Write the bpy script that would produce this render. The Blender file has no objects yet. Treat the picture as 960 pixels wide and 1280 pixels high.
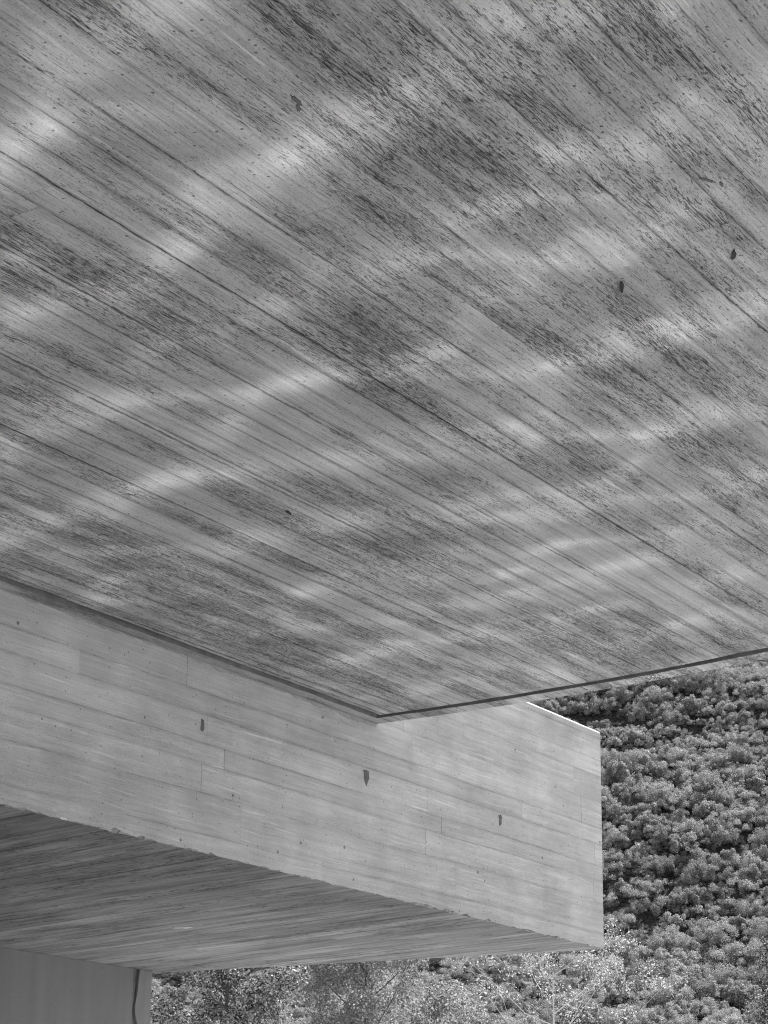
import bpy, math, random
import numpy as np
from mathutils import Vector, Matrix

S = bpy.context.scene
C = S.collection
rad = math.radians

# ------------------------------------------------------------------ camera
cd = bpy.data.cameras.new('camera'); cam = bpy.data.objects.new('camera', cd); C.objects.link(cam)
cam.location = (0, 0, 1.6)
cam.rotation_euler = (math.pi / 2 + math.atan(900 / 2500), 0, 0)
cd.sensor_fit = 'VERTICAL'; cd.sensor_height = 24; cd.lens = 2500 / 1280 * 24
cd.clip_start = 0.1; cd.clip_end = 9000
S.camera = cam

# ------------------------------------------------------------------ sky, sun, exposure
SUN_EL, SUN_AZ = rad(48), rad(30)          # azimuth measured from +Y towards +X
sdir = Vector((math.sin(SUN_AZ) * math.cos(SUN_EL), math.cos(SUN_AZ) * math.cos(SUN_EL), math.sin(SUN_EL)))
w = bpy.data.worlds.new('World'); S.world = w; w.use_nodes = True
nt = w.node_tree
sky = nt.nodes.new('ShaderNodeTexSky'); sky.sky_type = 'NISHITA'; sky.sun_disc = False
sky.sun_elevation = SUN_EL; sky.sun_rotation = SUN_AZ
bwn = nt.nodes.new('ShaderNodeRGBToBW')    # black-and-white photograph
nt.links.new(sky.outputs[0], bwn.inputs[0]); nt.links.new(bwn.outputs[0], nt.nodes['Background'].inputs[0])
nt.nodes['Background'].inputs[1].default_value = 0.10
sl = bpy.data.lights.new('sun', 'SUN'); sl.energy = 4.6; sl.angle = rad(0.5); sl.color = (1, 1, 1)
so = bpy.data.objects.new('sun', sl); C.objects.link(so); so.rotation_euler = sdir.to_track_quat('Z', 'Y').to_euler()
so.location = (0, 0, 60)
vs = S.view_settings
vs.view_transform = 'Standard'; vs.look = 'None'; vs.exposure = 1.35; vs.gamma = 1; vs.use_curve_mapping = False
cy = S.cycles
cy.caustics_reflective = True; cy.blur_glossy = 0; cy.sample_clamp_indirect = 12
cy.use_denoising = True; cy.use_adaptive_sampling = False; cy.use_guiding = True
cy.filter_width = 1.1; cy.denoising_prefilter = 'NONE'
cy.max_bounces = 6; cy.diffuse_bounces = 4; cy.glossy_bounces = 2; cy.transmission_bounces = 3; cy.transparent_max_bounces = 4

# ------------------------------------------------------------------ node helpers
class G:
    """tiny expression builder for scalar shader maths"""
    def __init__(s, name):
        s.m = bpy.data.materials.new(name); s.m.use_nodes = True
        s.t = s.m.node_tree; s.b = s.t.nodes['Principled BSDF']
    def lk(s, a, inp):
        if isinstance(a, (int, float)): inp.default_value = a
        else: s.t.links.new(a, inp)
    def op(s, o, a, b=0.0, c=0.0, clamp=False):
        n = s.t.nodes.new('ShaderNodeMath'); n.operation = o; n.use_clamp = clamp
        s.lk(a, n.inputs[0]); s.lk(b, n.inputs[1]); s.lk(c, n.inputs[2]); return n.outputs[0]
    def add(s, a, b): return s.op('ADD', a, b)
    def sub(s, a, b): return s.op('SUBTRACT', a, b)
    def mul(s, a, b): return s.op('MULTIPLY', a, b)
    def ma(s, a, b, c): return s.op('MULTIPLY_ADD', a, b, c)
    def xyz(s, x, y, z=0.0):
        n = s.t.nodes.new('ShaderNodeCombineXYZ'); s.lk(x, n.inputs[0]); s.lk(y, n.inputs[1]); s.lk(z, n.inputs[2]); return n.outputs[0]
    def objc(s):
        tc = s.t.nodes.new('ShaderNodeTexCoord'); n = s.t.nodes.new('ShaderNodeSeparateXYZ')
        s.t.links.new(tc.outputs['Object'], n.inputs[0]); s.vec = tc.outputs['Object']; return n.outputs
    def noise(s, v, scale=1.0, detail=2.0, rough=0.5, dist=0.0):
        n = s.t.nodes.new('ShaderNodeTexNoise'); s.t.links.new(v, n.inputs['Vector'])
        n.inputs['Scale'].default_value = scale; n.inputs['Detail'].default_value = detail
        n.inputs['Roughness'].default_value = rough; n.inputs['Distortion'].default_value = dist; return n.outputs[0]
    def white(s, v):
        n = s.t.nodes.new('ShaderNodeTexWhiteNoise'); n.noise_dimensions = '3D'; s.t.links.new(v, n.inputs['Vector']); return n.outputs['Value']
    def voro(s, v, scale, rnd=1.0):
        n = s.t.nodes.new('ShaderNodeTexVoronoi'); s.t.links.new(v, n.inputs['Vector']); n.inputs['Scale'].default_value = scale
        n.inputs['Randomness'].default_value = rnd
        q = s.t.nodes.new('ShaderNodeSeparateColor'); s.t.links.new(n.outputs['Color'], q.inputs[0]); return n.outputs['Distance'], q.outputs[0]
    def ss(s, x, a, b, lo=0.0, hi=1.0):          # smoothstep a..b -> lo..hi
        n = s.t.nodes.new('ShaderNodeMapRange'); n.interpolation_type = 'SMOOTHSTEP'
        s.lk(x, n.inputs[0])
        for i, k in enumerate((a, b, lo, hi)): s.lk(k, n.inputs[i + 1])
        return n.outputs[0]
    def finish(s, val, height=None, bump=1.0, rough=0.9, spec=0.2):
        c = s.t.nodes.new('ShaderNodeCombineColor')
        for i in range(3): s.lk(val, c.inputs[i])
        s.t.links.new(c.outputs[0], s.b.inputs['Base Color'])
        s.b.inputs['Roughness'].default_value = rough; s.b.inputs['Specular IOR Level'].default_value = spec
        if height is not None:
            b = s.t.nodes.new('ShaderNodeBump'); b.inputs['Strength'].default_value = bump; b.inputs['Distance'].default_value = 1.0
            s.t.links.new(height, b.inputs['Height']); s.t.links.new(b.outputs[0], s.b.inputs['Normal'])
        return s.m

def board_material(name, uv, base, bw, L, seed=0.0, tv=.18, dash=1.0, dirt=.45, joint=.75, grain=.16, rot=0.0, pits=1.0, mott=.12,
                   butt=.6, bump=1.0, gs=1.0, panel=0.0, grit=.5, hole=.03, smear=.5):
    g = G(name); o = g.objc()
    u, v = o[uv[0]], o[uv[1]]
    if rot:
        c_, s_ = math.cos(rot), math.sin(rot)
        u, v = g.add(g.mul(u, c_), g.mul(v, s_)), g.sub(g.mul(v, c_), g.mul(u, s_))
    wob = g.noise(g.xyz(g.mul(u, .35), g.mul(v, 1.1), seed + 3.3), 1, 2)
    vw0 = g.ma(g.noise(g.xyz(seed, g.mul(v, 2.6), 1.7), 1, 1), bw * 1.5, v)
    vw = g.ma(wob, bw * .25, vw0)
    vb = g.op('DIVIDE', vw, bw); idx = g.op('FLOOR', vb); fr = g.op('FRACT', vb)
    r1 = g.white(g.xyz(idx, seed + .5, .5))
    ub = g.op('DIVIDE', g.ma(r1, 37.0, u), L); idx2 = g.op('FLOOR', ub); fr2 = g.op('FRACT', ub)
    r2 = g.white(g.xyz(idx, idx2, seed + .25)); r3 = g.white(g.xyz(idx2, idx, seed + 8.25))
    ush = g.ma(r2, 19.0, u)
    # joints between the formwork boards
    dj = g.mul(g.op('MINIMUM', fr, g.sub(1.0, fr)), bw)
    jn = g.noise(g.xyz(g.mul(u, 1.6), g.mul(idx, 3.1), seed), 1, 2)
    jw = g.noise(g.xyz(g.mul(u, 14), g.mul(idx, 3.1), seed + 5), 1, 2)
    jst = g.mul(g.ss(jn, .34, .60, .40, 1.0), g.ss(r1, .1, .9, .5, 1.0))
    jl = g.mul(g.mul(g.sub(1.0, g.ss(dj, .0003, g.ma(g.ss(jw, .4, .7), .007, .0012))), jst), g.ss(jw, .32, .5, .25, 1.0))
    jsoft = g.mul(g.sub(1.0, g.ss(dj, .0, .022)), g.mul(jst, .42))
    jl = g.op('MAXIMUM', jl, jsoft)
    de = g.mul(g.op('MINIMUM', fr2, g.sub(1.0, fr2)), L)
    bl = g.mul(g.sub(1.0, g.ss(de, .0015, .008)), g.mul(g.ss(r3, .6, .75), butt))
    # wood grain: long thin streaks, warped a little round knots
    kn = g.noise(g.xyz(g.mul(ush, 2.2), g.mul(v, 7), seed), 1, 1)
    vg = g.ma(kn, .035, v)
    us = g.mul(ush, gs ** .5); vg = g.mul(vg, gs)
    st = g.noise(g.xyz(g.mul(us, 1.1), g.mul(vg, 85), seed), 1, 4, .65)
    st2 = g.noise(g.xyz(g.mul(us, 4.0), g.mul(vg, 210), seed + 2), 1, 3, .6)
    # dirty, open-grained patches against smooth ones
    p1 = g.noise(g.xyz(g.mul(g.ma(r1, .5, u), 1.1), g.mul(v, 5.2), seed + 9), 1, 6, .68)
    p2 = g.noise(g.xyz(g.mul(u, .55), g.mul(v, .9), seed + 4), 1, 3, .55)
    pd = g.add(g.mul(p1, .6), g.add(g.mul(p2, .4), g.mul(g.sub(r2, .5), .07)))
    dm = g.ss(pd, .40, .60)
    dn = g.noise(g.xyz(g.mul(us, 13), g.mul(vg, 150), seed + 6), 1, 5, .72, .7)
    dn2 = g.noise(g.xyz(g.mul(us, 34), g.mul(vg, 210), seed + 16), 1, 4, .7, .6)
    dn3 = g.noise(g.xyz(g.mul(us, 3.5), g.mul(vg, 150), seed + 26), 1, 3, .6, .2)
    dsh = g.ss(g.sub(dn, g.ma(dm, -.11, .645)), 0.0, .07)
    dsh2 = g.ss(g.sub(dn2, g.ma(dm, -.085, .625)), 0.0, .06)
    dsh3 = g.ss(g.sub(dn3, g.ma(dm, -.08, .67)), 0.0, .06)
    ds = g.mul(g.op('MAXIMUM', g.op('MAXIMUM', dsh, g.mul(dsh3, .8)), g.mul(dsh2, .8)), dash)
    # pits
    vd, vc = g.voro(g.xyz(u, v, seed), 34)
    pit = g.mul(g.sub(1.0, g.ss(vd, g.mul(vc, .13), g.ma(vc, .13, .06))), g.ss(vc, .78, .85))
    vd2, vc2 = g.voro(g.xyz(u, v, seed + 3), 9)
    pit2 = g.mul(g.sub(1.0, g.ss(vd2, g.mul(vc2, hole), g.ma(vc2, hole, hole * .5))), g.ss(vc2, .72, .8))
    pit = g.mul(g.op('MAXIMUM', pit, pit2), pits)
    # mottling and lime bloom
    gr = g.noise(g.xyz(g.mul(u, 70), g.mul(v, 130), seed + 31), 1, 3, .7)
    spk = g.mul(g.ss(gr, .60, .68), g.ss(g.noise(g.xyz(u, v, seed + 7), 5.0, 3, .6), .35, .6, .35, 1.0))
    mo = g.noise(g.xyz(u, v, seed + 1), 3.0, 5, .6)
    fi = g.noise(g.xyz(u, v, seed + 1), 160.0, 2, .6)
    lb = g.ss(g.noise(g.xyz(g.mul(ush, 1.3), g.mul(vg, 55), seed + 12), 1, 3, .6), .60, .72)
    val = g.ma(g.sub(r2, .5), tv, 1.0)
    val = g.mul(val, g.ma(g.sub(st, .5), grain * 3.0, 1.0))
    val = g.mul(val, g.ma(g.sub(st2, .5), grain * 2.2, 1.0))
    val = g.mul(val, g.ma(g.sub(mo, .5), mott * 4, 1.0))
    sm = g.noise(g.xyz(g.mul(us, .9), g.mul(vg, 20), seed + 71), 1, 5, .7, .3)
    val = g.mul(val, g.ma(g.sub(sm, .5), smear * 2, 1.0))
    val = g.mul(val, g.ma(g.sub(fi, .5), .30, 1.0))
    val = g.mul(val, g.ma(lb, .34, 1.0)); val = g.mul(val, g.ma(spk, -grit, 1.0)); val = g.mul(val, g.ma(g.sub(gr, .5), grit * 1.2, 1.0))
    val = g.mul(val, g.ma(dm, -dirt, 1.0 + dirt * .3))
    val = g.mul(val, g.ma(ds, -.84, 1.0))
    val = g.mul(val, g.ma(pit, -.7, 1.0))
    val = g.mul(val, g.ma(jl, -joint, 1.0))
    val = g.mul(val, g.ma(bl, -.55, 1.0))
    if panel:
        pv = g.op('DIVIDE', g.ma(g.noise(g.xyz(g.mul(u, 5), g.mul(v, 3), seed + 61), 1, 3, .7), .016, g.ma(g.noise(g.xyz(seed, g.mul(v, 1.3), 9.7), 1, 1), .35, v)), panel)
        pf = g.op('FRACT', pv); pi_ = g.op('FLOOR', pv); pdist = g.mul(g.op('MINIMUM', pf, g.sub(1.0, pf)), panel)
        pn = g.noise(g.xyz(g.mul(u, 11), g.mul(pi_, 5.3), seed + 51), 1, 4, .65)
        pw = g.ss(pn, .35, .7, .0015, .013)
        pl = g.mul(g.sub(1.0, g.ss(pdist, g.mul(pw, .3), pw)), g.ss(g.noise(g.xyz(g.mul(u, .8), g.mul(pi_, 2.3), seed + 53), 1, 2), g.ma(g.white(g.xyz(pi_, 3.3, seed)), .35, .15), .62, .08, .85))
        pr = g.mul(g.sub(1.0, g.ss(g.op('ABSOLUTE', g.sub(pdist, .016)), .0, .006)), .12)
        val = g.mul(val, g.ma(pl, -.85, 1.0)); val = g.mul(val, g.add(pr, 1.0))
    val = g.op('MAXIMUM', g.mul(val, base), .015)
    h = g.add(g.mul(r1, .0020), g.mul(jl, -.003))
    h = g.add(h, g.mul(ds, -.0015)); h = g.add(h, g.mul(pit, -.002))
    h = g.add(h, g.mul(st, .0022)); h = g.add(h, g.mul(fi, .0004))
    return g.finish(val, h, bump)

def plain_concrete(name, base, streak_axis=None, amp=.15, scale=6.0):
    g = G(name); o = g.objc()
    n1 = g.noise(g.vec, scale, 6, .65); n2 = g.noise(g.vec, scale * 25, 3, .6)
    val = g.ma(g.sub(n1, .5), amp * 3, 1.0)
    val = g.mul(val, g.ma(g.sub(n2, .5), .35, 1.0))
    if streak_axis is not None:
        k = [7.0, 7.0, 7.0]; k[streak_axis] = .5
        sn = g.noise(g.xyz(g.mul(o[0], k[0]), g.mul(o[1], k[1]), g.mul(o[2], k[2])), 1.0, 4, .6)
        val = g.mul(val, g.ma(g.sub(sn, .5), .45, 1.0))
    vd, vc = g.voro(g.vec, 14)
    val = g.mul(val, g.ma(g.mul(g.sub(1.0, g.ss(vd, .04, .08)), g.ss(vc, .8, .85)), -.5, 1.0))
    return g.finish(g.mul(val, base), g.mul(n2, .002), .6)

def flat(name, v, rough=.9, spec=.2):
    g = G(name); g.objc(); n = g.noise(g.vec, 40, 3)
    return g.finish(g.mul(g.ma(g.sub(n, .5), .5, 1.0), v), None, rough=rough, spec=spec)

def leaf_material(name, lo, hi, trans=.35, a=.1, b=.9, wo=.5):
    g = G(name)
    oi = g.t.nodes.new('ShaderNodeObjectInfo'); ge = g.t.nodes.new('ShaderNodeNewGeometry')
    r = g.add(g.mul(oi.outputs['Random'], wo), g.mul(ge.outputs['Random Per Island'], 1 - wo))
    v = g.ss(r, a, b, lo, hi)
    g.finish(v, rough=.6, spec=.25)
    tr = g.t.nodes.new('ShaderNodeBsdfTranslucent')
    c = g.t.nodes.new('ShaderNodeCombineColor')
    for i in range(3): g.t.links.new(v, c.inputs[i])
    g.t.links.new(c.outputs[0], tr.inputs[0])
    mx = g.t.nodes.new('ShaderNodeMixShader'); mx.inputs[0].default_value = trans
    out = g.t.nodes['Material Output']
    g.t.links.new(g.b.outputs[0], mx.inputs[1]); g.t.links.new(tr.outputs[0], mx.inputs[2]); g.t.links.new(mx.outputs[0], out.inputs[0])
    return g.m

# ------------------------------------------------------------------ object helpers
def mesh_obj(name, verts, faces, m, parent=None, loc=None, rz=0.0, smooth=False, mats=None, midx=None, link=True):
    me = bpy.data.meshes.new(name); me.from_pydata([tuple(map(float, v)) for v in verts], [], faces)
    for q in (mats or [m]): me.materials.append(q)
    if midx is not None: me.polygons.foreach_set('material_index', midx)
    if smooth: me.polygons.foreach_set('use_smooth', [True] * len(faces))
    me.update(); o = bpy.data.objects.new(name, me)
    if link: C.objects.link(o)
    if parent: o.parent = parent
    if loc is not None: o.location = loc; o.rotation_euler = (0, 0, rz)
    return o
def tag(o, label=None, cat=None, group=None, kind=None):
    if label: o['label'] = label
    if cat: o['category'] = cat
    if group: o['group'] = group
    if kind: o['kind'] = kind
    return o
def empty(name, loc, rz=0.0):
    o = bpy.data.objects.new(name, None); C.objects.link(o); o.location = loc; o.rotation_euler = (0, 0, rz); return o
class MB:
    def __init__(s): s.v = []; s.f = []
    def box(s, x0, x1, y0, y1, z0, z1, skip=''):
        b = len(s.v)
        s.v += [(x0, y0, z0), (x1, y0, z0), (x1, y1, z0), (x0, y1, z0), (x0, y0, z1), (x1, y0, z1), (x1, y1, z1), (x0, y1, z1)]
        F = dict(b=(0, 3, 2, 1), t=(4, 5, 6, 7), s=(0, 1, 5, 4), n=(2, 3, 7, 6), e=(1, 2, 6, 5), w=(3, 0, 4, 7))
        s.f += [tuple(b + i for i in F[k]) for k in F if k not in skip]
    def prism(s, pts, z0, z1):                 # pts counter-clockwise seen from above
        b = len(s.v); n = len(pts)
        s.v += [(x, y, z0) for x, y in pts] + [(x, y, z1) for x, y in pts]
        s.f += [tuple(b + i for i in range(n))[::-1], tuple(b + n + i for i in range(n))]
        s.f += [(b + i, b + (i + 1) % n, b + n + (i + 1) % n, b + n + i) for i in range(n)]
    def tube(s, pts, radii, k=7):
        b = len(s.v); up = Vector((.31, .22, .93))
        for i, p in enumerate(pts):
            a = Vector(pts[max(i - 1, 0)]); c = Vector(pts[min(i + 1, len(pts) - 1)]); t = (c - a).normalized()
            x = t.cross(up); x = x.normalized() if x.length > 1e-4 else Vector((1, 0, 0)); y = t.cross(x)
            for j in range(k):
                q = 2 * math.pi * j / k; s.v.append(tuple(Vector(p) + (x * math.cos(q) + y * math.sin(q)) * radii[i]))
        for i in range(len(pts) - 1):
            for j in range(k):
                s.f.append((b + i * k + j, b + i * k + (j + 1) % k, b + (i + 1) * k + (j + 1) % k, b + (i + 1) * k + j))
        s.f.append(tuple(b + (len(pts) - 1) * k + j for j in range(k)))

# The building frame: origin at the far corner of the roof slab, local x runs along the formwork boards
# (away from the camera), local y points away from the covered side (y = -t, t measured under the roof).
CX, CY = -0.0502, 12.2617
ANG = math.atan2(0.83514, 0.55004)
SOF, BOT, TOP = 4.60, 3.536, 5.165      # roof soffit, box underside, box top (metres above the terrace)
rng = np.random.RandomState(11); random.seed(5)

# ------------------------------------------------------------------ ground, terrace, pool
def stuff_ground():
    g = G('dry_ground'); g.objc()
    a = g.noise(g.vec, .05, 6, .6); b = g.noise(g.vec, 2.0, 5, .7)
    return g.finish(g.mul(g.ma(g.sub(a, .5), .8, 1.0), g.ma(b, .12, .10)))
ground = mesh_obj('ground', [(-4000, -4000, -.05), (4000, -4000, -.05), (4000, 4000, -.05), (-4000, 4000, -.05)], [(0, 1, 2, 3)], stuff_ground())
tag(ground, kind='structure')
mb = MB(); mb.box(-24, 12, -26, 14, -.045, 0)
tag(mesh_obj('terrace', mb.v, mb.f, plain_concrete('terrace_concrete', .55, scale=1.5), loc=(CX, CY, 0), rz=ANG), kind='structure')
PX0, PX1, PY0, PY1 = -5.5, 5.2, -8.5, .12     # pool in building frame
mb = MB(); k = .3
mb.box(PX0 - k, PX1 + k, PY0 - k, PY0, .003, .14); mb.box(PX0 - k, PX1 + k, PY1, PY1 + k, .003, .14)
mb.box(PX0 - k, PX0, PY0, PY1, .003, .14); mb.box(PX1, PX1 + k, PY0, PY1, .003, .14)
tag(mesh_obj('pool_kerb', mb.v, mb.f, plain_concrete('kerb_concrete', .4), loc=(CX, CY, 0), rz=ANG), kind='structure')
NX, NY = 420, 340
xs = np.linspace(PX0, PX1, NX); ys = np.linspace(PY0, PY1, NY); X, Y = np.meshgrid(xs, ys)
Z = np.zeros_like(X); r_ = np.random.RandomState(1)
for i in range(22):
    lam = .33 * 2 ** (r_.rand() * 1.45); kk = 2 * math.pi / lam; th = r_.randn() * .34
    Z += .00060 * lam ** 1.6 * np.cos(kk * (X * math.cos(th) + Y * math.sin(th)) + r_.rand() * 7)
gm = G('pool_water'); gm.finish(.14, rough=.055, spec=1.0)
fs = [(j * NX + i, j * NX + i + 1, (j + 1) * NX + i + 1, (j + 1) * NX + i) for j in range(NY - 1) for i in range(NX - 1)]
water = mesh_obj('pool_water', np.stack([X, Y, Z + .08], -1).reshape(-1, 3), fs, gm.m, loc=(CX, CY, 0), rz=ANG, smooth=True)
tag(water, kind='structure')

# ------------------------------------------------------------------ roof slab
m_soffit = board_material('roof_board_concrete', (0, 1), .46, .125, 4.4, seed=2.0, tv=.15, dirt=.30, grain=.27, panel=.46, grit=.72, smear=.5, butt=.35, mott=.16, bump=1.5, joint=.85, pits=.9)
m_strip = m_soffit
m_groove = plain_concrete('groove_concrete', .16, amp=.45, scale=14)
m_body = plain_concrete('slab_concrete', .33)
roof = empty('roof_slab', (CX, CY, SOF), ANG)
tag(roof, 'huge overhanging concrete roof slab seen from below, streaked board marks and a drip groove along its edge', 'roof slab')
def edge(t):
    if t < 2.66: return .085 * t - .042 * t * t
    return -.071 - .138 * (t - 2.66)
NEAR, WID, THK = -13.0, 13.0, .45
def jit(n, amp, sm=2):
    a = rng.randn(n)
    for _ in range(sm): a = (a + np.roll(a, 1) + np.roll(a, -1)) / 2.2
    return a * amp
sL = np.arange(NEAR, -.3, .06); tR = np.arange(.3, WID + .01, .06)
# profile: (offset left, offset right, depth up, jitter)
prof = [(.003, .0, 0.0, .0012), (.085, .128, 0.0, .004), (.100, .140, .026, .003), (.128, .178, .026, .003), (.150, .196, 0.0, .0035)]
rings = []
for (ol, orr, dz, ja) in prof:
    jl_, jr_ = jit(len(sL), ja), jit(len(tR), ja)
    ring = [(s, -(ol + jl_[i]), dz + abs(jl_[i]) * .2) for i, s in enumerate(sL)]
    ring += [(edge(ol) - orr, -ol, dz)]
    ring += [(edge(t) - orr + jr_[i], -t, dz + abs(jr_[i]) * .2) for i, t in enumerate(tR)]
    rings.append(ring)
nR = len(rings[0]); V = [p for r in rings for p in r]; F = []; MI = []
for k in range(len(rings) - 1):
    for i in range(nR - 1):
        F.append((k * nR + i, k * nR + i + 1, (k + 1) * nR + i + 1, (k + 1) * nR + i)); MI.append(0 if k == 0 else 1)
b = len(V); V += [(NEAR, -WID, 0)]
F.append(tuple((len(rings) - 1) * nR + i for i in range(nR)) + (b,)); MI.append(0)
soffit = mesh_obj('soffit', V, F, None, roof, mats=[m_soffit, m_groove], midx=MI)
bm_edge = rings[0]
V = [(x, y, .0015) for x, y, z in bm_edge] + [(x, y, THK) for x, y, z in bm_edge] + [(NEAR, -WID, .0015), (NEAR, -WID, THK)]
F = [(i, i + nR, i + 1 + nR, i + 1) for i in range(nR - 1)]
F += [(nR - 1, 2 * nR - 1, 2 * nR + 1, 2 * nR), (2 * nR, 2 * nR + 1, nR, 0), tuple(range(nR, 2 * nR)) + (2 * nR + 1,)]
mesh_obj('slab_body', V, F, m_body, roof)
# small marks left in the soffit: rusty nails and a tie hole with stain (real little pieces in the concrete)
m_rust = flat('dark_rust', .05); m_stain = flat('stain_concrete', .15); m_bright = flat('fresh_mortar', .62)
def blob(name, cx, cy, L_, W_, ang, m, parent, z, t=.004, n=14, rough=.25, sd=0):
    r = random.Random(sd); P = []
    for i in range(n):
        a = 2 * math.pi * i / n; q = 1 + r.uniform(-rough, rough)
        x, y = L_ / 2 * q * math.cos(a), W_ / 2 * q * math.sin(a)
        P.append((cx + x * math.cos(ang) - y * math.sin(ang), cy + x * math.sin(ang) + y * math.cos(ang)))
    mb = MB(); mb.prism(P, z - t, z + .002); return mesh_obj(name, mb.v, mb.f, m, parent)
# nail-like slots and stains
for i, (x, y, L_, W_, a) in enumerate([(-4.69, -4.108, .075, .013, .45), (-4.698, -4.52, .06, .014, .5),
                                       (-3.487, -1.85, .05, .012, .2)]):
    blob('rusty_nail', x, y, L_, W_, a, m_rust, roof, 0, .006, sd=i)
for i, (x, y, L_, W_, a) in enumerate([(-6.25, -3.88, .055, .014, .1), (-6.215, -3.862, .04, .012, .6), (-5.194, -4.655, .05, .012, -.5), (-5.15, -4.68, .03, .010, .2)]):
    blob('tie_stain', x, y, L_, W_, a, m_stain, roof, 0, .0015, rough=.28, n=22, sd=20 + i)

# ------------------------------------------------------------------ concrete box (balcony) beside the roof
ZB = BOT - SOF; ZT = TOP - SOF      # in roof frame
m_wall = board_material('wall_board_concrete', (0, 2), .56, .155, 2.3, seed=21.0, tv=.22, dash=.22, dirt=.12, joint=.5, grain=.15, mott=.16, grit=.55,
                        butt=.8, bump=.8, pits=.85, hole=.075, smear=.30)
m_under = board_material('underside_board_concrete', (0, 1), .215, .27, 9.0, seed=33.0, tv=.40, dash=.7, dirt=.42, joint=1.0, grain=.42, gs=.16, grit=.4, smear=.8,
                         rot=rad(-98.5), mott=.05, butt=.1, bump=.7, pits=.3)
m_broken = board_material('broken_edge_concrete', (0, 2), .38, .03, .05, seed=41.0, tv=.9, dash=1, dirt=.3, joint=.3, mott=.3)
box = empty('concrete_box', (CX, CY, SOF), ANG)
tag(box, 'long raised concrete box with pale board marked side wall, resting on the pier', 'concrete box')
BX0 = -12.0
def end_s(y): return 3.0 - .1914 * y
st = np.append(np.arange(BX0, 2.97, .025), 2.985)
n = len(st)
hz = np.clip(np.abs(jit(n, .007, 1)) - .001, .002, .02); ky = np.clip(np.abs(jit(n, .007, 1)) - .001, .002, .02)
for sc_, wd, dp in [(-2.42, .05, .05), (-2.20, .03, .028), (.9, .05, .03), (.5, .12, .025), (1.35, .05, .028), (1.9, .1, .022), (2.3, .06, .02), (-3.1, .04, .02)]:
    q = .45 * dp * np.exp(-((st - sc_) / wd) ** 2 * 2); hz += q; ky += q
V = [(s, 0, ZB + hz[i]) for i, s in enumerate(st)] + [(s, 0, ZT - .012) for s in st]
V += [(3.0, 0, ZB + .004), (3.068, 0, ZT - .012)]
F = [(i, i + 1, n + i + 1, n + i) for i in range(n - 1)] + [(n - 1, 2 * n, 2 * n + 1, 2 * n - 1)]
mesh_obj('side_wall', V, F, m_wall, box)
V = []; F = []
for i, s in enumerate(st):
    j1, j2 = rng.uniform(-.4, .6) * hz[i], rng.uniform(-.4, .6) * ky[i]
    V += [(s, 0, ZB + hz[i]), (s + rng.uniform(-.006, .006), max(.002, ky[i] * .35 + j2 * .4), ZB + max(.001, hz[i] * .35 + j1 * .4)), (s, ky[i], ZB)]
V += [(3.0, 0, ZB + .004), (3.0, .002, ZB + .002), (3.0, .004, ZB)]
for i in range(n):
    for k in range(2): a = 3 * i + k; F.append((a, a + 1, a + 4, a + 3))
mesh_obj('broken_edge', V, F, m_broken, box)
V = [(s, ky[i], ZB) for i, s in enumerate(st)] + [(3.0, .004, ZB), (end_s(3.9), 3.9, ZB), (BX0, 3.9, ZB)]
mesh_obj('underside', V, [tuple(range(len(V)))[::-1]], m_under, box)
# weathered top edge that catches the sun, top, end and back
m_top = plain_concrete('coping_concrete', .55)
tt = np.linspace(BX0, 3.068, 300); up = jit(300, .002)
V = [(s, 0, ZT - .012) for s in tt] + [(s, .009 + up[i] * .6, ZT + .002 + up[i] * .6) for i, s in enumerate(tt)]
b0 = len(V); V += [(BX0, 3.9, ZT), (end_s(3.9) + .07, 3.9, ZT)]
F = [(i, i + 1, 301 + i, 300 + i) for i in range(299)] + [tuple(range(300, 600)) + (b0 + 1, b0)]
mesh_obj('coping', V, F, m_top, box)
V = [(3.0, .004, ZB), (3.068, 0, ZT - .012), (3.068, .013, ZT), (end_s(3.9) + .07, 3.9, ZT - .001), (end_s(3.9), 3.9, ZB), (BX0, 3.9, ZB), (BX0, 3.9, ZT - .001), (BX0, 0, ZB), (BX0, .013, ZT)]
mesh_obj('end_wall', V, [(0, 4, 3, 2, 1), (4, 5, 6, 3), (5, 7, 8, 6)], m_body, box)
for i, s in enumerate((-6.63, -5.0, -3.37, -1.736, -.106, 1.53)):
    r = random.Random(70 + i); P = []
    hw, hh = [(.017, .034), (.024, .046), (.019, .038)][i % 3]
    for (a, bb) in [(-.6, -1), (.2, -1.05), (.7, -.7), (.8, .1), (1, .5), (.6, .95), (-.2, 1), (-1, .9), (-.8, .2), (-1, -.5)]:
        P.append((s + hw * (a + r.uniform(-.45, .45)), -.36 + hh * (bb + r.uniform(-.22, .22))))
    V = [(x, -.003, z) for x, z in P] + [(x, .002, z) for x, z in P]; m = len(P)
    F = [tuple(range(m))] + [(j, j + m, (j + 1) % m + m, (j + 1) % m) for j in range(m)]
    mesh_obj('tie_hole_patch', V, F, m_stain, box)  # raised dark patch standing in for a recessed, rust-stained tie hole
# ragged mortar lip where the roof meets the wall
lt = np.arange(NEAR + 1, .02, .02); q = len(lt); lip = np.full(q, .007); j = 0
while j < q:
    ln = rng.randint(4, 40); lip[j:j + ln] += max(0, rng.randn() * .007 + .003); j += ln
lip = np.clip(lip + rng.randn(q) * .0022 + jit(q, .003, 3), .003, .035)
V = []
for i, s in enumerate(lt):
    V += [(s, -.001, -.002), (s, -.007 - rng.rand() * .003, -.002), (s, -.006 - rng.rand() * .004, -lip[i]), (s, -.001, -lip[i] - .002)]
F = []
for i in range(q - 1):
    for k in range(3): a = 4 * i + k; F.append((a, a + 4, a + 5, a + 1))
mesh_obj('mortar_lip', V, F, plain_concrete('lip_mortar', .4, amp=.3), roof)
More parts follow.
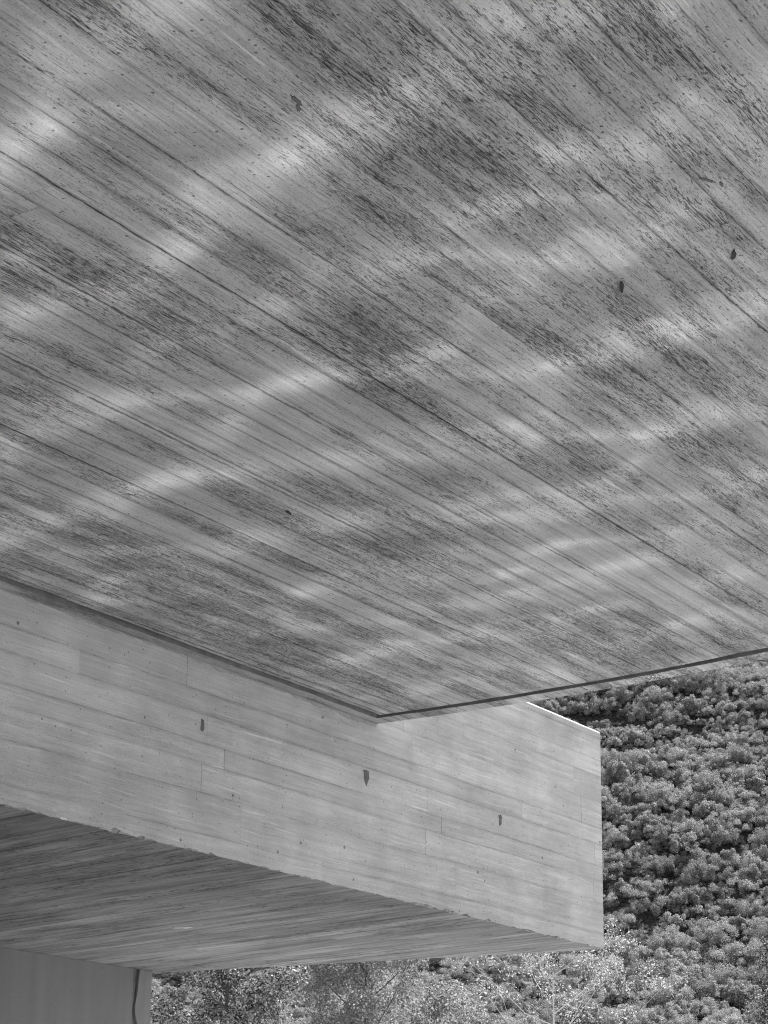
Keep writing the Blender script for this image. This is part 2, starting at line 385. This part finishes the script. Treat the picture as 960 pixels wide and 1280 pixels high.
# white fleck of mortar on the underside
blob('mortar_fleck', .455, 1.865, .14, .045, rad(-62), m_bright, box, ZB, .003, rough=.5, sd=9)

# ------------------------------------------------------------------ pier under the box
m_pier = plain_concrete('pier_concrete', .20, streak_axis=2, amp=.05, scale=3)
pier = empty('concrete_pier', (CX, CY, 0), ANG)
tag(pier, 'smooth grey concrete pier carrying the box, with a dark crack down its corner', 'pier')
mb = MB(); mb.box(-9, 1.985, 3.587, 3.89, 0, BOT - .002)
mesh_obj('pier_wall', mb.v, mb.f, m_pier, pier)
zz = np.linspace(0, BOT - .002, 90); wob = jit(90, .006, 5); c0 = 2.035 + .02 * np.clip((zz - 3.2) / .35, 0, 1) ** 2 + wob
wd = .011 + np.abs(jit(90, .004, 3)) + .012 * np.clip((zz - 3.35) / .2, 0, 1)
V = []; F = []
for i, z in enumerate(zz): V += [(c0[i] + wd[i], 3.583, z), (2.205, 3.583, z), (2.205, 3.886, z), (c0[i] + wd[i], 3.886, z), ]
for i in range(89):
    for k in range(4): a = 4 * i; F.append((a + k, a + (k + 1) % 4, a + 4 + (k + 1) % 4, a + 4 + k))
F += [(0, 3, 2, 1), (356, 357, 358, 359)]
mesh_obj('corner_post', V, F, plain_concrete('post_concrete', .22, streak_axis=2, amp=.08), pier)
V = []; F = []
for i, z in enumerate(zz): V += [(1.985, 3.589, z), (c0[i] - wd[i], 3.585, z), (c0[i] - wd[i] * .3, 3.61, z), (c0[i] + wd[i] + .003, 3.61, z)]
for i in range(89):
    for k in range(3): a = 4 * i + k; F.append((a, a + 1, a + 5, a + 4))
mesh_obj('crack_shade_strip', V, F, plain_concrete('crack_shade_tone', .14, amp=.4, scale=12), pier)  # dark strip whose colour stands for the shade inside the open crack

# ------------------------------------------------------------------ hillside
def hill_z(x, y):
    x = np.asarray(x, float); y = np.asarray(y, float)
    t = np.clip(y - 55 + 4 * np.sin(x * .06 + 1), 0, None)
    z = t * .51 - np.clip(y - 330, 0, None) * .75
    z += (1.6 * np.sin(x * .11 + y * .05) + 1.1 * np.sin(x * .05 - y * .13 + 2) + .5 * np.sin(x * .31 + .7) * np.sin(y * .27)) * np.clip(t / 12, 0, 1)
    z *= 1 - np.clip((np.abs(x) - 500) / 500, 0, 1) ** 2
    return np.maximum(z, -2)
hx = np.concatenate([np.linspace(-1000, -90, 20)[:-1], np.linspace(-90, 110, 101), np.linspace(110, 1000, 20)[1:]])
hy = np.concatenate([np.linspace(48, 200, 77), np.linspace(200, 560, 31)[1:]])
X, Y = np.meshgrid(hx, hy); Z = hill_z(X, Y)
nx, ny = len(hx), len(hy)
fs = [(j * nx + i, j * nx + i + 1, (j + 1) * nx + i + 1, (j + 1) * nx + i) for j in range(ny - 1) for i in range(nx - 1)]
gh = G('hill_soil'); gh.objc(); a = gh.noise(gh.vec, 6.0, 8, .8)
hill = mesh_obj('hillside', np.stack([X, Y, Z], -1).reshape(-1, 3), fs, gh.finish(gh.ma(gh.ss(a, .42, .58), .10, .015), gh.mul(a, .3), 1.0), smooth=True)
tag(hill, kind='structure')

# shrub masses: lobed crowns made of leaf faces
def leaf_cloud(lobes, per_area, size, seed, outb=.8):
    r = np.random.RandomState(seed); V = []; F = []
    allp = []; alln = []
    for (cx, cy_, cz, R) in lobes:
        m = int(per_area * R * R)
        d = r.randn(m, 3); d /= np.linalg.norm(d, axis=1)[:, None]
        d = d[d[:, 2] > -.6]; m = len(d)
        rr = R * (.45 + .68 * r.rand(m) ** .8); ax = r.uniform(.7, 1.35, 3)
        bumps = 1 + .12 * np.sin(d[:, 0] * 7 + cx * 9) * np.sin(d[:, 1] * 8 + cy_ * 7) + .08 * np.sin(d[:, 2] * 13 + cx * 5)
        allp.append(np.array([cx, cy_, cz]) + d * ax * (rr * bumps)[:, None]); alln.append(d)
    P = np.concatenate(allp); N = np.concatenate(alln)
    m = len(P)
    nn = N * outb + r.randn(m, 3) * .55 + np.array([0, 0, .25]); nn /= np.linalg.norm(nn, axis=1)[:, None]
    a = r.randn(m, 3); a -= (a * nn).sum(1)[:, None] * nn; a /= np.linalg.norm(a, axis=1)[:, None]
    b = np.cross(nn, a); sz = size * (.6 + .8 * r.rand(m))[:, None]
    Q = np.stack([P - a * sz, P + b * sz * .55, P + a * sz, P - b * sz * .55], 1).reshape(-1, 3)
    return Q, m
def cloud_mesh(name, Q, m, mat):
    me = bpy.data.meshes.new(name); me.vertices.add(4 * m); me.vertices.foreach_set('co', Q.ravel().astype(np.float32))
    me.loops.add(4 * m); me.loops.foreach_set('vertex_index', np.arange(4 * m, dtype=np.int32))
    me.polygons.add(m); me.polygons.foreach_set('loop_start', np.arange(0, 4 * m, 4, dtype=np.int32))
    me.materials.append(mat); me.update(calc_edges=True); me.validate(); return me
m_shrub = leaf_material('shrub_leaves', .22, .48, .38)
protos = bpy.data.collections.new('shrub_kinds')      # not linked to the scene: only a source for the shrub cover
for k in range(7):
    r = random.Random(100 + k); L = []
    for i in range(r.randint(22, 30)):
        a = r.uniform(0, 6.28); q = r.uniform(0, 1.1) ** .6; R = r.uniform(.07, .27) * (1.35 if r.random() < .1 else 1)
        L.append((q * math.cos(a), q * math.sin(a), r.uniform(.05, .75) + .25 * r.random() ** 3, R))
    Q, m = leaf_cloud(L, 7500, [.030, .042, .026][k % 3], 200 + k, 1.1)
    protos.objects.link(bpy.data.objects.new('shrub_kind', cloud_mesh('shrub_kind', Q, m, m_shrub)))
r = np.random.RandomState(77); pts = []; 
for gy in np.arange(56, 178, .70):
    half0, half1 = -28 - (gy - 55) * .16, 30 + (gy - 55) * .22
    for gx in np.arange(half0, half1, .70):
        x, y = gx + r.uniform(-.6, .6), gy + r.uniform(-.6, .6)
        clump = math.sin(x * .23 + math.sin(y * .19) * 2) * math.sin(y * .21 + 1.3 * math.sin(x * .11))
        if r.rand() > 1.03 + .06 * clump: continue
        pts.append((x, y, float(hill_z(x, y)) - .25 + .35 * max(clump, -.4) + r.uniform(-.3, .3), (.36 + .42 * r.rand() + .12 * max(clump, 0)) * (1.3 if r.rand() < .04 else 1)))
pts = np.array(pts)
me = bpy.data.meshes.new('hillside_shrubs'); me.vertices.add(len(pts)); me.vertices.foreach_set('co', pts[:, :3].ravel().astype(np.float32))
at = me.attributes.new('size', 'FLOAT', 'POINT'); at.data.foreach_set('value', pts[:, 3].astype(np.float32))
at = me.attributes.new('turn', 'FLOAT', 'POINT'); at.data.foreach_set('value', (r.rand(len(pts)) * 6.28).astype(np.float32))
cover = bpy.data.objects.new('hillside_shrubs', me); C.objects.link(cover)
tag(cover, 'dense shrubs and treetops covering the whole sunlit hillside', 'shrubs', kind='stuff')
ng = bpy.data.node_groups.new('shrub_scatter', 'GeometryNodeTree')
ng.interface.new_socket('Geometry', in_out='INPUT', socket_type='NodeSocketGeometry')
ng.interface.new_socket('Geometry', in_out='OUTPUT', socket_type='NodeSocketGeometry')
gi = ng.nodes.new('NodeGroupInput'); go = ng.nodes.new('NodeGroupOutput'); iop = ng.nodes.new('GeometryNodeInstanceOnPoints')
ci = ng.nodes.new('GeometryNodeCollectionInfo'); ci.inputs['Collection'].default_value = protos
ci.inputs['Separate Children'].default_value = True; ci.inputs['Reset Children'].default_value = True
def nattr(nm):
    a = ng.nodes.new('GeometryNodeInputNamedAttribute'); a.data_type = 'FLOAT'; a.inputs['Name'].default_value = nm; return a.outputs['Attribute']
cb = ng.nodes.new('ShaderNodeCombineXYZ'); ng.links.new(nattr('turn'), cb.inputs[2])
rv = ng.nodes.new('FunctionNodeRandomValue'); rv.data_type = 'INT'; rv.inputs[4].default_value = 0; rv.inputs[5].default_value = 6
ng.links.new(gi.outputs[0], iop.inputs['Points']); ng.links.new(ci.outputs[0], iop.inputs['Instance'])
iop.inputs['Pick Instance'].default_value = True; ng.links.new(rv.outputs[2], iop.inputs['Instance Index'])
ng.links.new(cb.outputs[0], iop.inputs['Rotation']); ng.links.new(nattr('size'), iop.inputs['Scale']); ng.links.new(iop.outputs[0], go.inputs[0])
cover.modifiers.new('scatter', 'NODES').node_group = ng

# ------------------------------------------------------------------ single trees in front of the hill
def tree(name, loc, H, spread, mleaf, mbark, label, leaf, dens, seed, trunk_r=.09, nl=9, crown_from=.35, lobe=.5, straight=.0, group=None):
    r = random.Random(seed); t = empty(name, loc); tag(t, label, 'tree')
    tr = MB(); n = 9; pts = [Vector((straight * math.sin(i * .9) * .3, straight * math.cos(i * 1.3) * .2, H * .93 * i / (n - 1))) for i in range(n)]
    tr.tube(pts, [trunk_r * (1 - .8 * i / (n - 1)) for i in range(n)])
    mesh_obj('trunk', tr.v, tr.f, mbark, t, smooth=True)
    lim = MB(); L = []
    for k in range(nl):
        a = 2.4 * k + r.uniform(-.3, .3); h = H * (crown_from + (.95 - crown_from) * k / nl); ln = spread * (1.05 - .6 * k / nl) * r.uniform(.75, 1.1)
        p0 = Vector((0, 0, h)); P = [p0 + Vector((math.cos(a), math.sin(a), 0)) * ln * f + Vector((0, 0, ln * (.55 * f + .25 * f * f))) + Vector((r.uniform(-.05, .05),) * 3) for f in (0, .3, .6, 1)]
        q = trunk_r * .22
        lim.tube(P, [q, q * .75, q * .5, q * .2], 5)
        for f in (.45, .7, .9, 1.0):
            c = P[0].lerp(P[3], f)
            for z in range(2): L.append((c.x + r.uniform(-.22, .22) * spread * .7, c.y + r.uniform(-.22, .22) * spread * .7, c.z + r.uniform(-.1, .3), lobe * r.uniform(.45, 1)))
            tw = c + Vector((r.uniform(-.4, .4), r.uniform(-.4, .4), r.uniform(.1, .5)))
            lim.tube([c, tw], [q * .35, q * .1], 4)
    for z in range(4): L.append((r.uniform(-.2, .2), r.uniform(-.2, .2), H * r.uniform(.85, 1.0), lobe * .7))
    mesh_obj('limbs', lim.v, lim.f, mbark, t)
    Q, m = leaf_cloud(L, dens, leaf, seed, .5); me = cloud_mesh('crown', Q, m, mleaf)
    o = bpy.data.objects.new('crown', me); C.objects.link(o); o.parent = t
    return t
m_l1 = leaf_material('sun_shade_leaves', .04, .60, .05, .25, .95, 0); m_l2 = leaf_material('feathery_leaves', .18, .42, .5, .1, .9, 0); m_l3 = leaf_material('pale_leaves', .14, .62, .35, .2, .9, 0)  # first one: near-black and bright tones paint shadowed crown gaps and sunlit leaves
m_bark = plain_concrete('dark_bark', .10); m_white = plain_concrete('white_bark', .6)
tree('broadleaf_tree', (-2.3, 30, 0), 6.0, 1.6, m_l1, m_bark, 'dark tree with shade and sun painted in its leaf colours, just right of the pier', .021, 15000, 3, nl=10, lobe=.34)
tree('feathery_tree', (-.4, 45, 0), 7.6, 2.6, m_l2, m_bark, 'soft grey feathery tree below the middle of the box underside', .030, 3600, 4, nl=16, lobe=.55)
tree('pale_sapling', (2.48, 30, 0), 5.6, 1.6, m_l3, m_white, 'young tree with thin white trunk and sparse bright leaves below the box corner', .018, 6000, 5, trunk_r=.045, nl=9,
     crown_from=.66, lobe=.20, straight=.02)
tree('bushy_tree', (8.6, 42, 0), 7.0, 1.5, m_l1, m_bark, 'treetop with shade and sun painted in its leaf colours at the lower right edge of the photo', .026, 10000, 6, nl=13, lobe=.36)
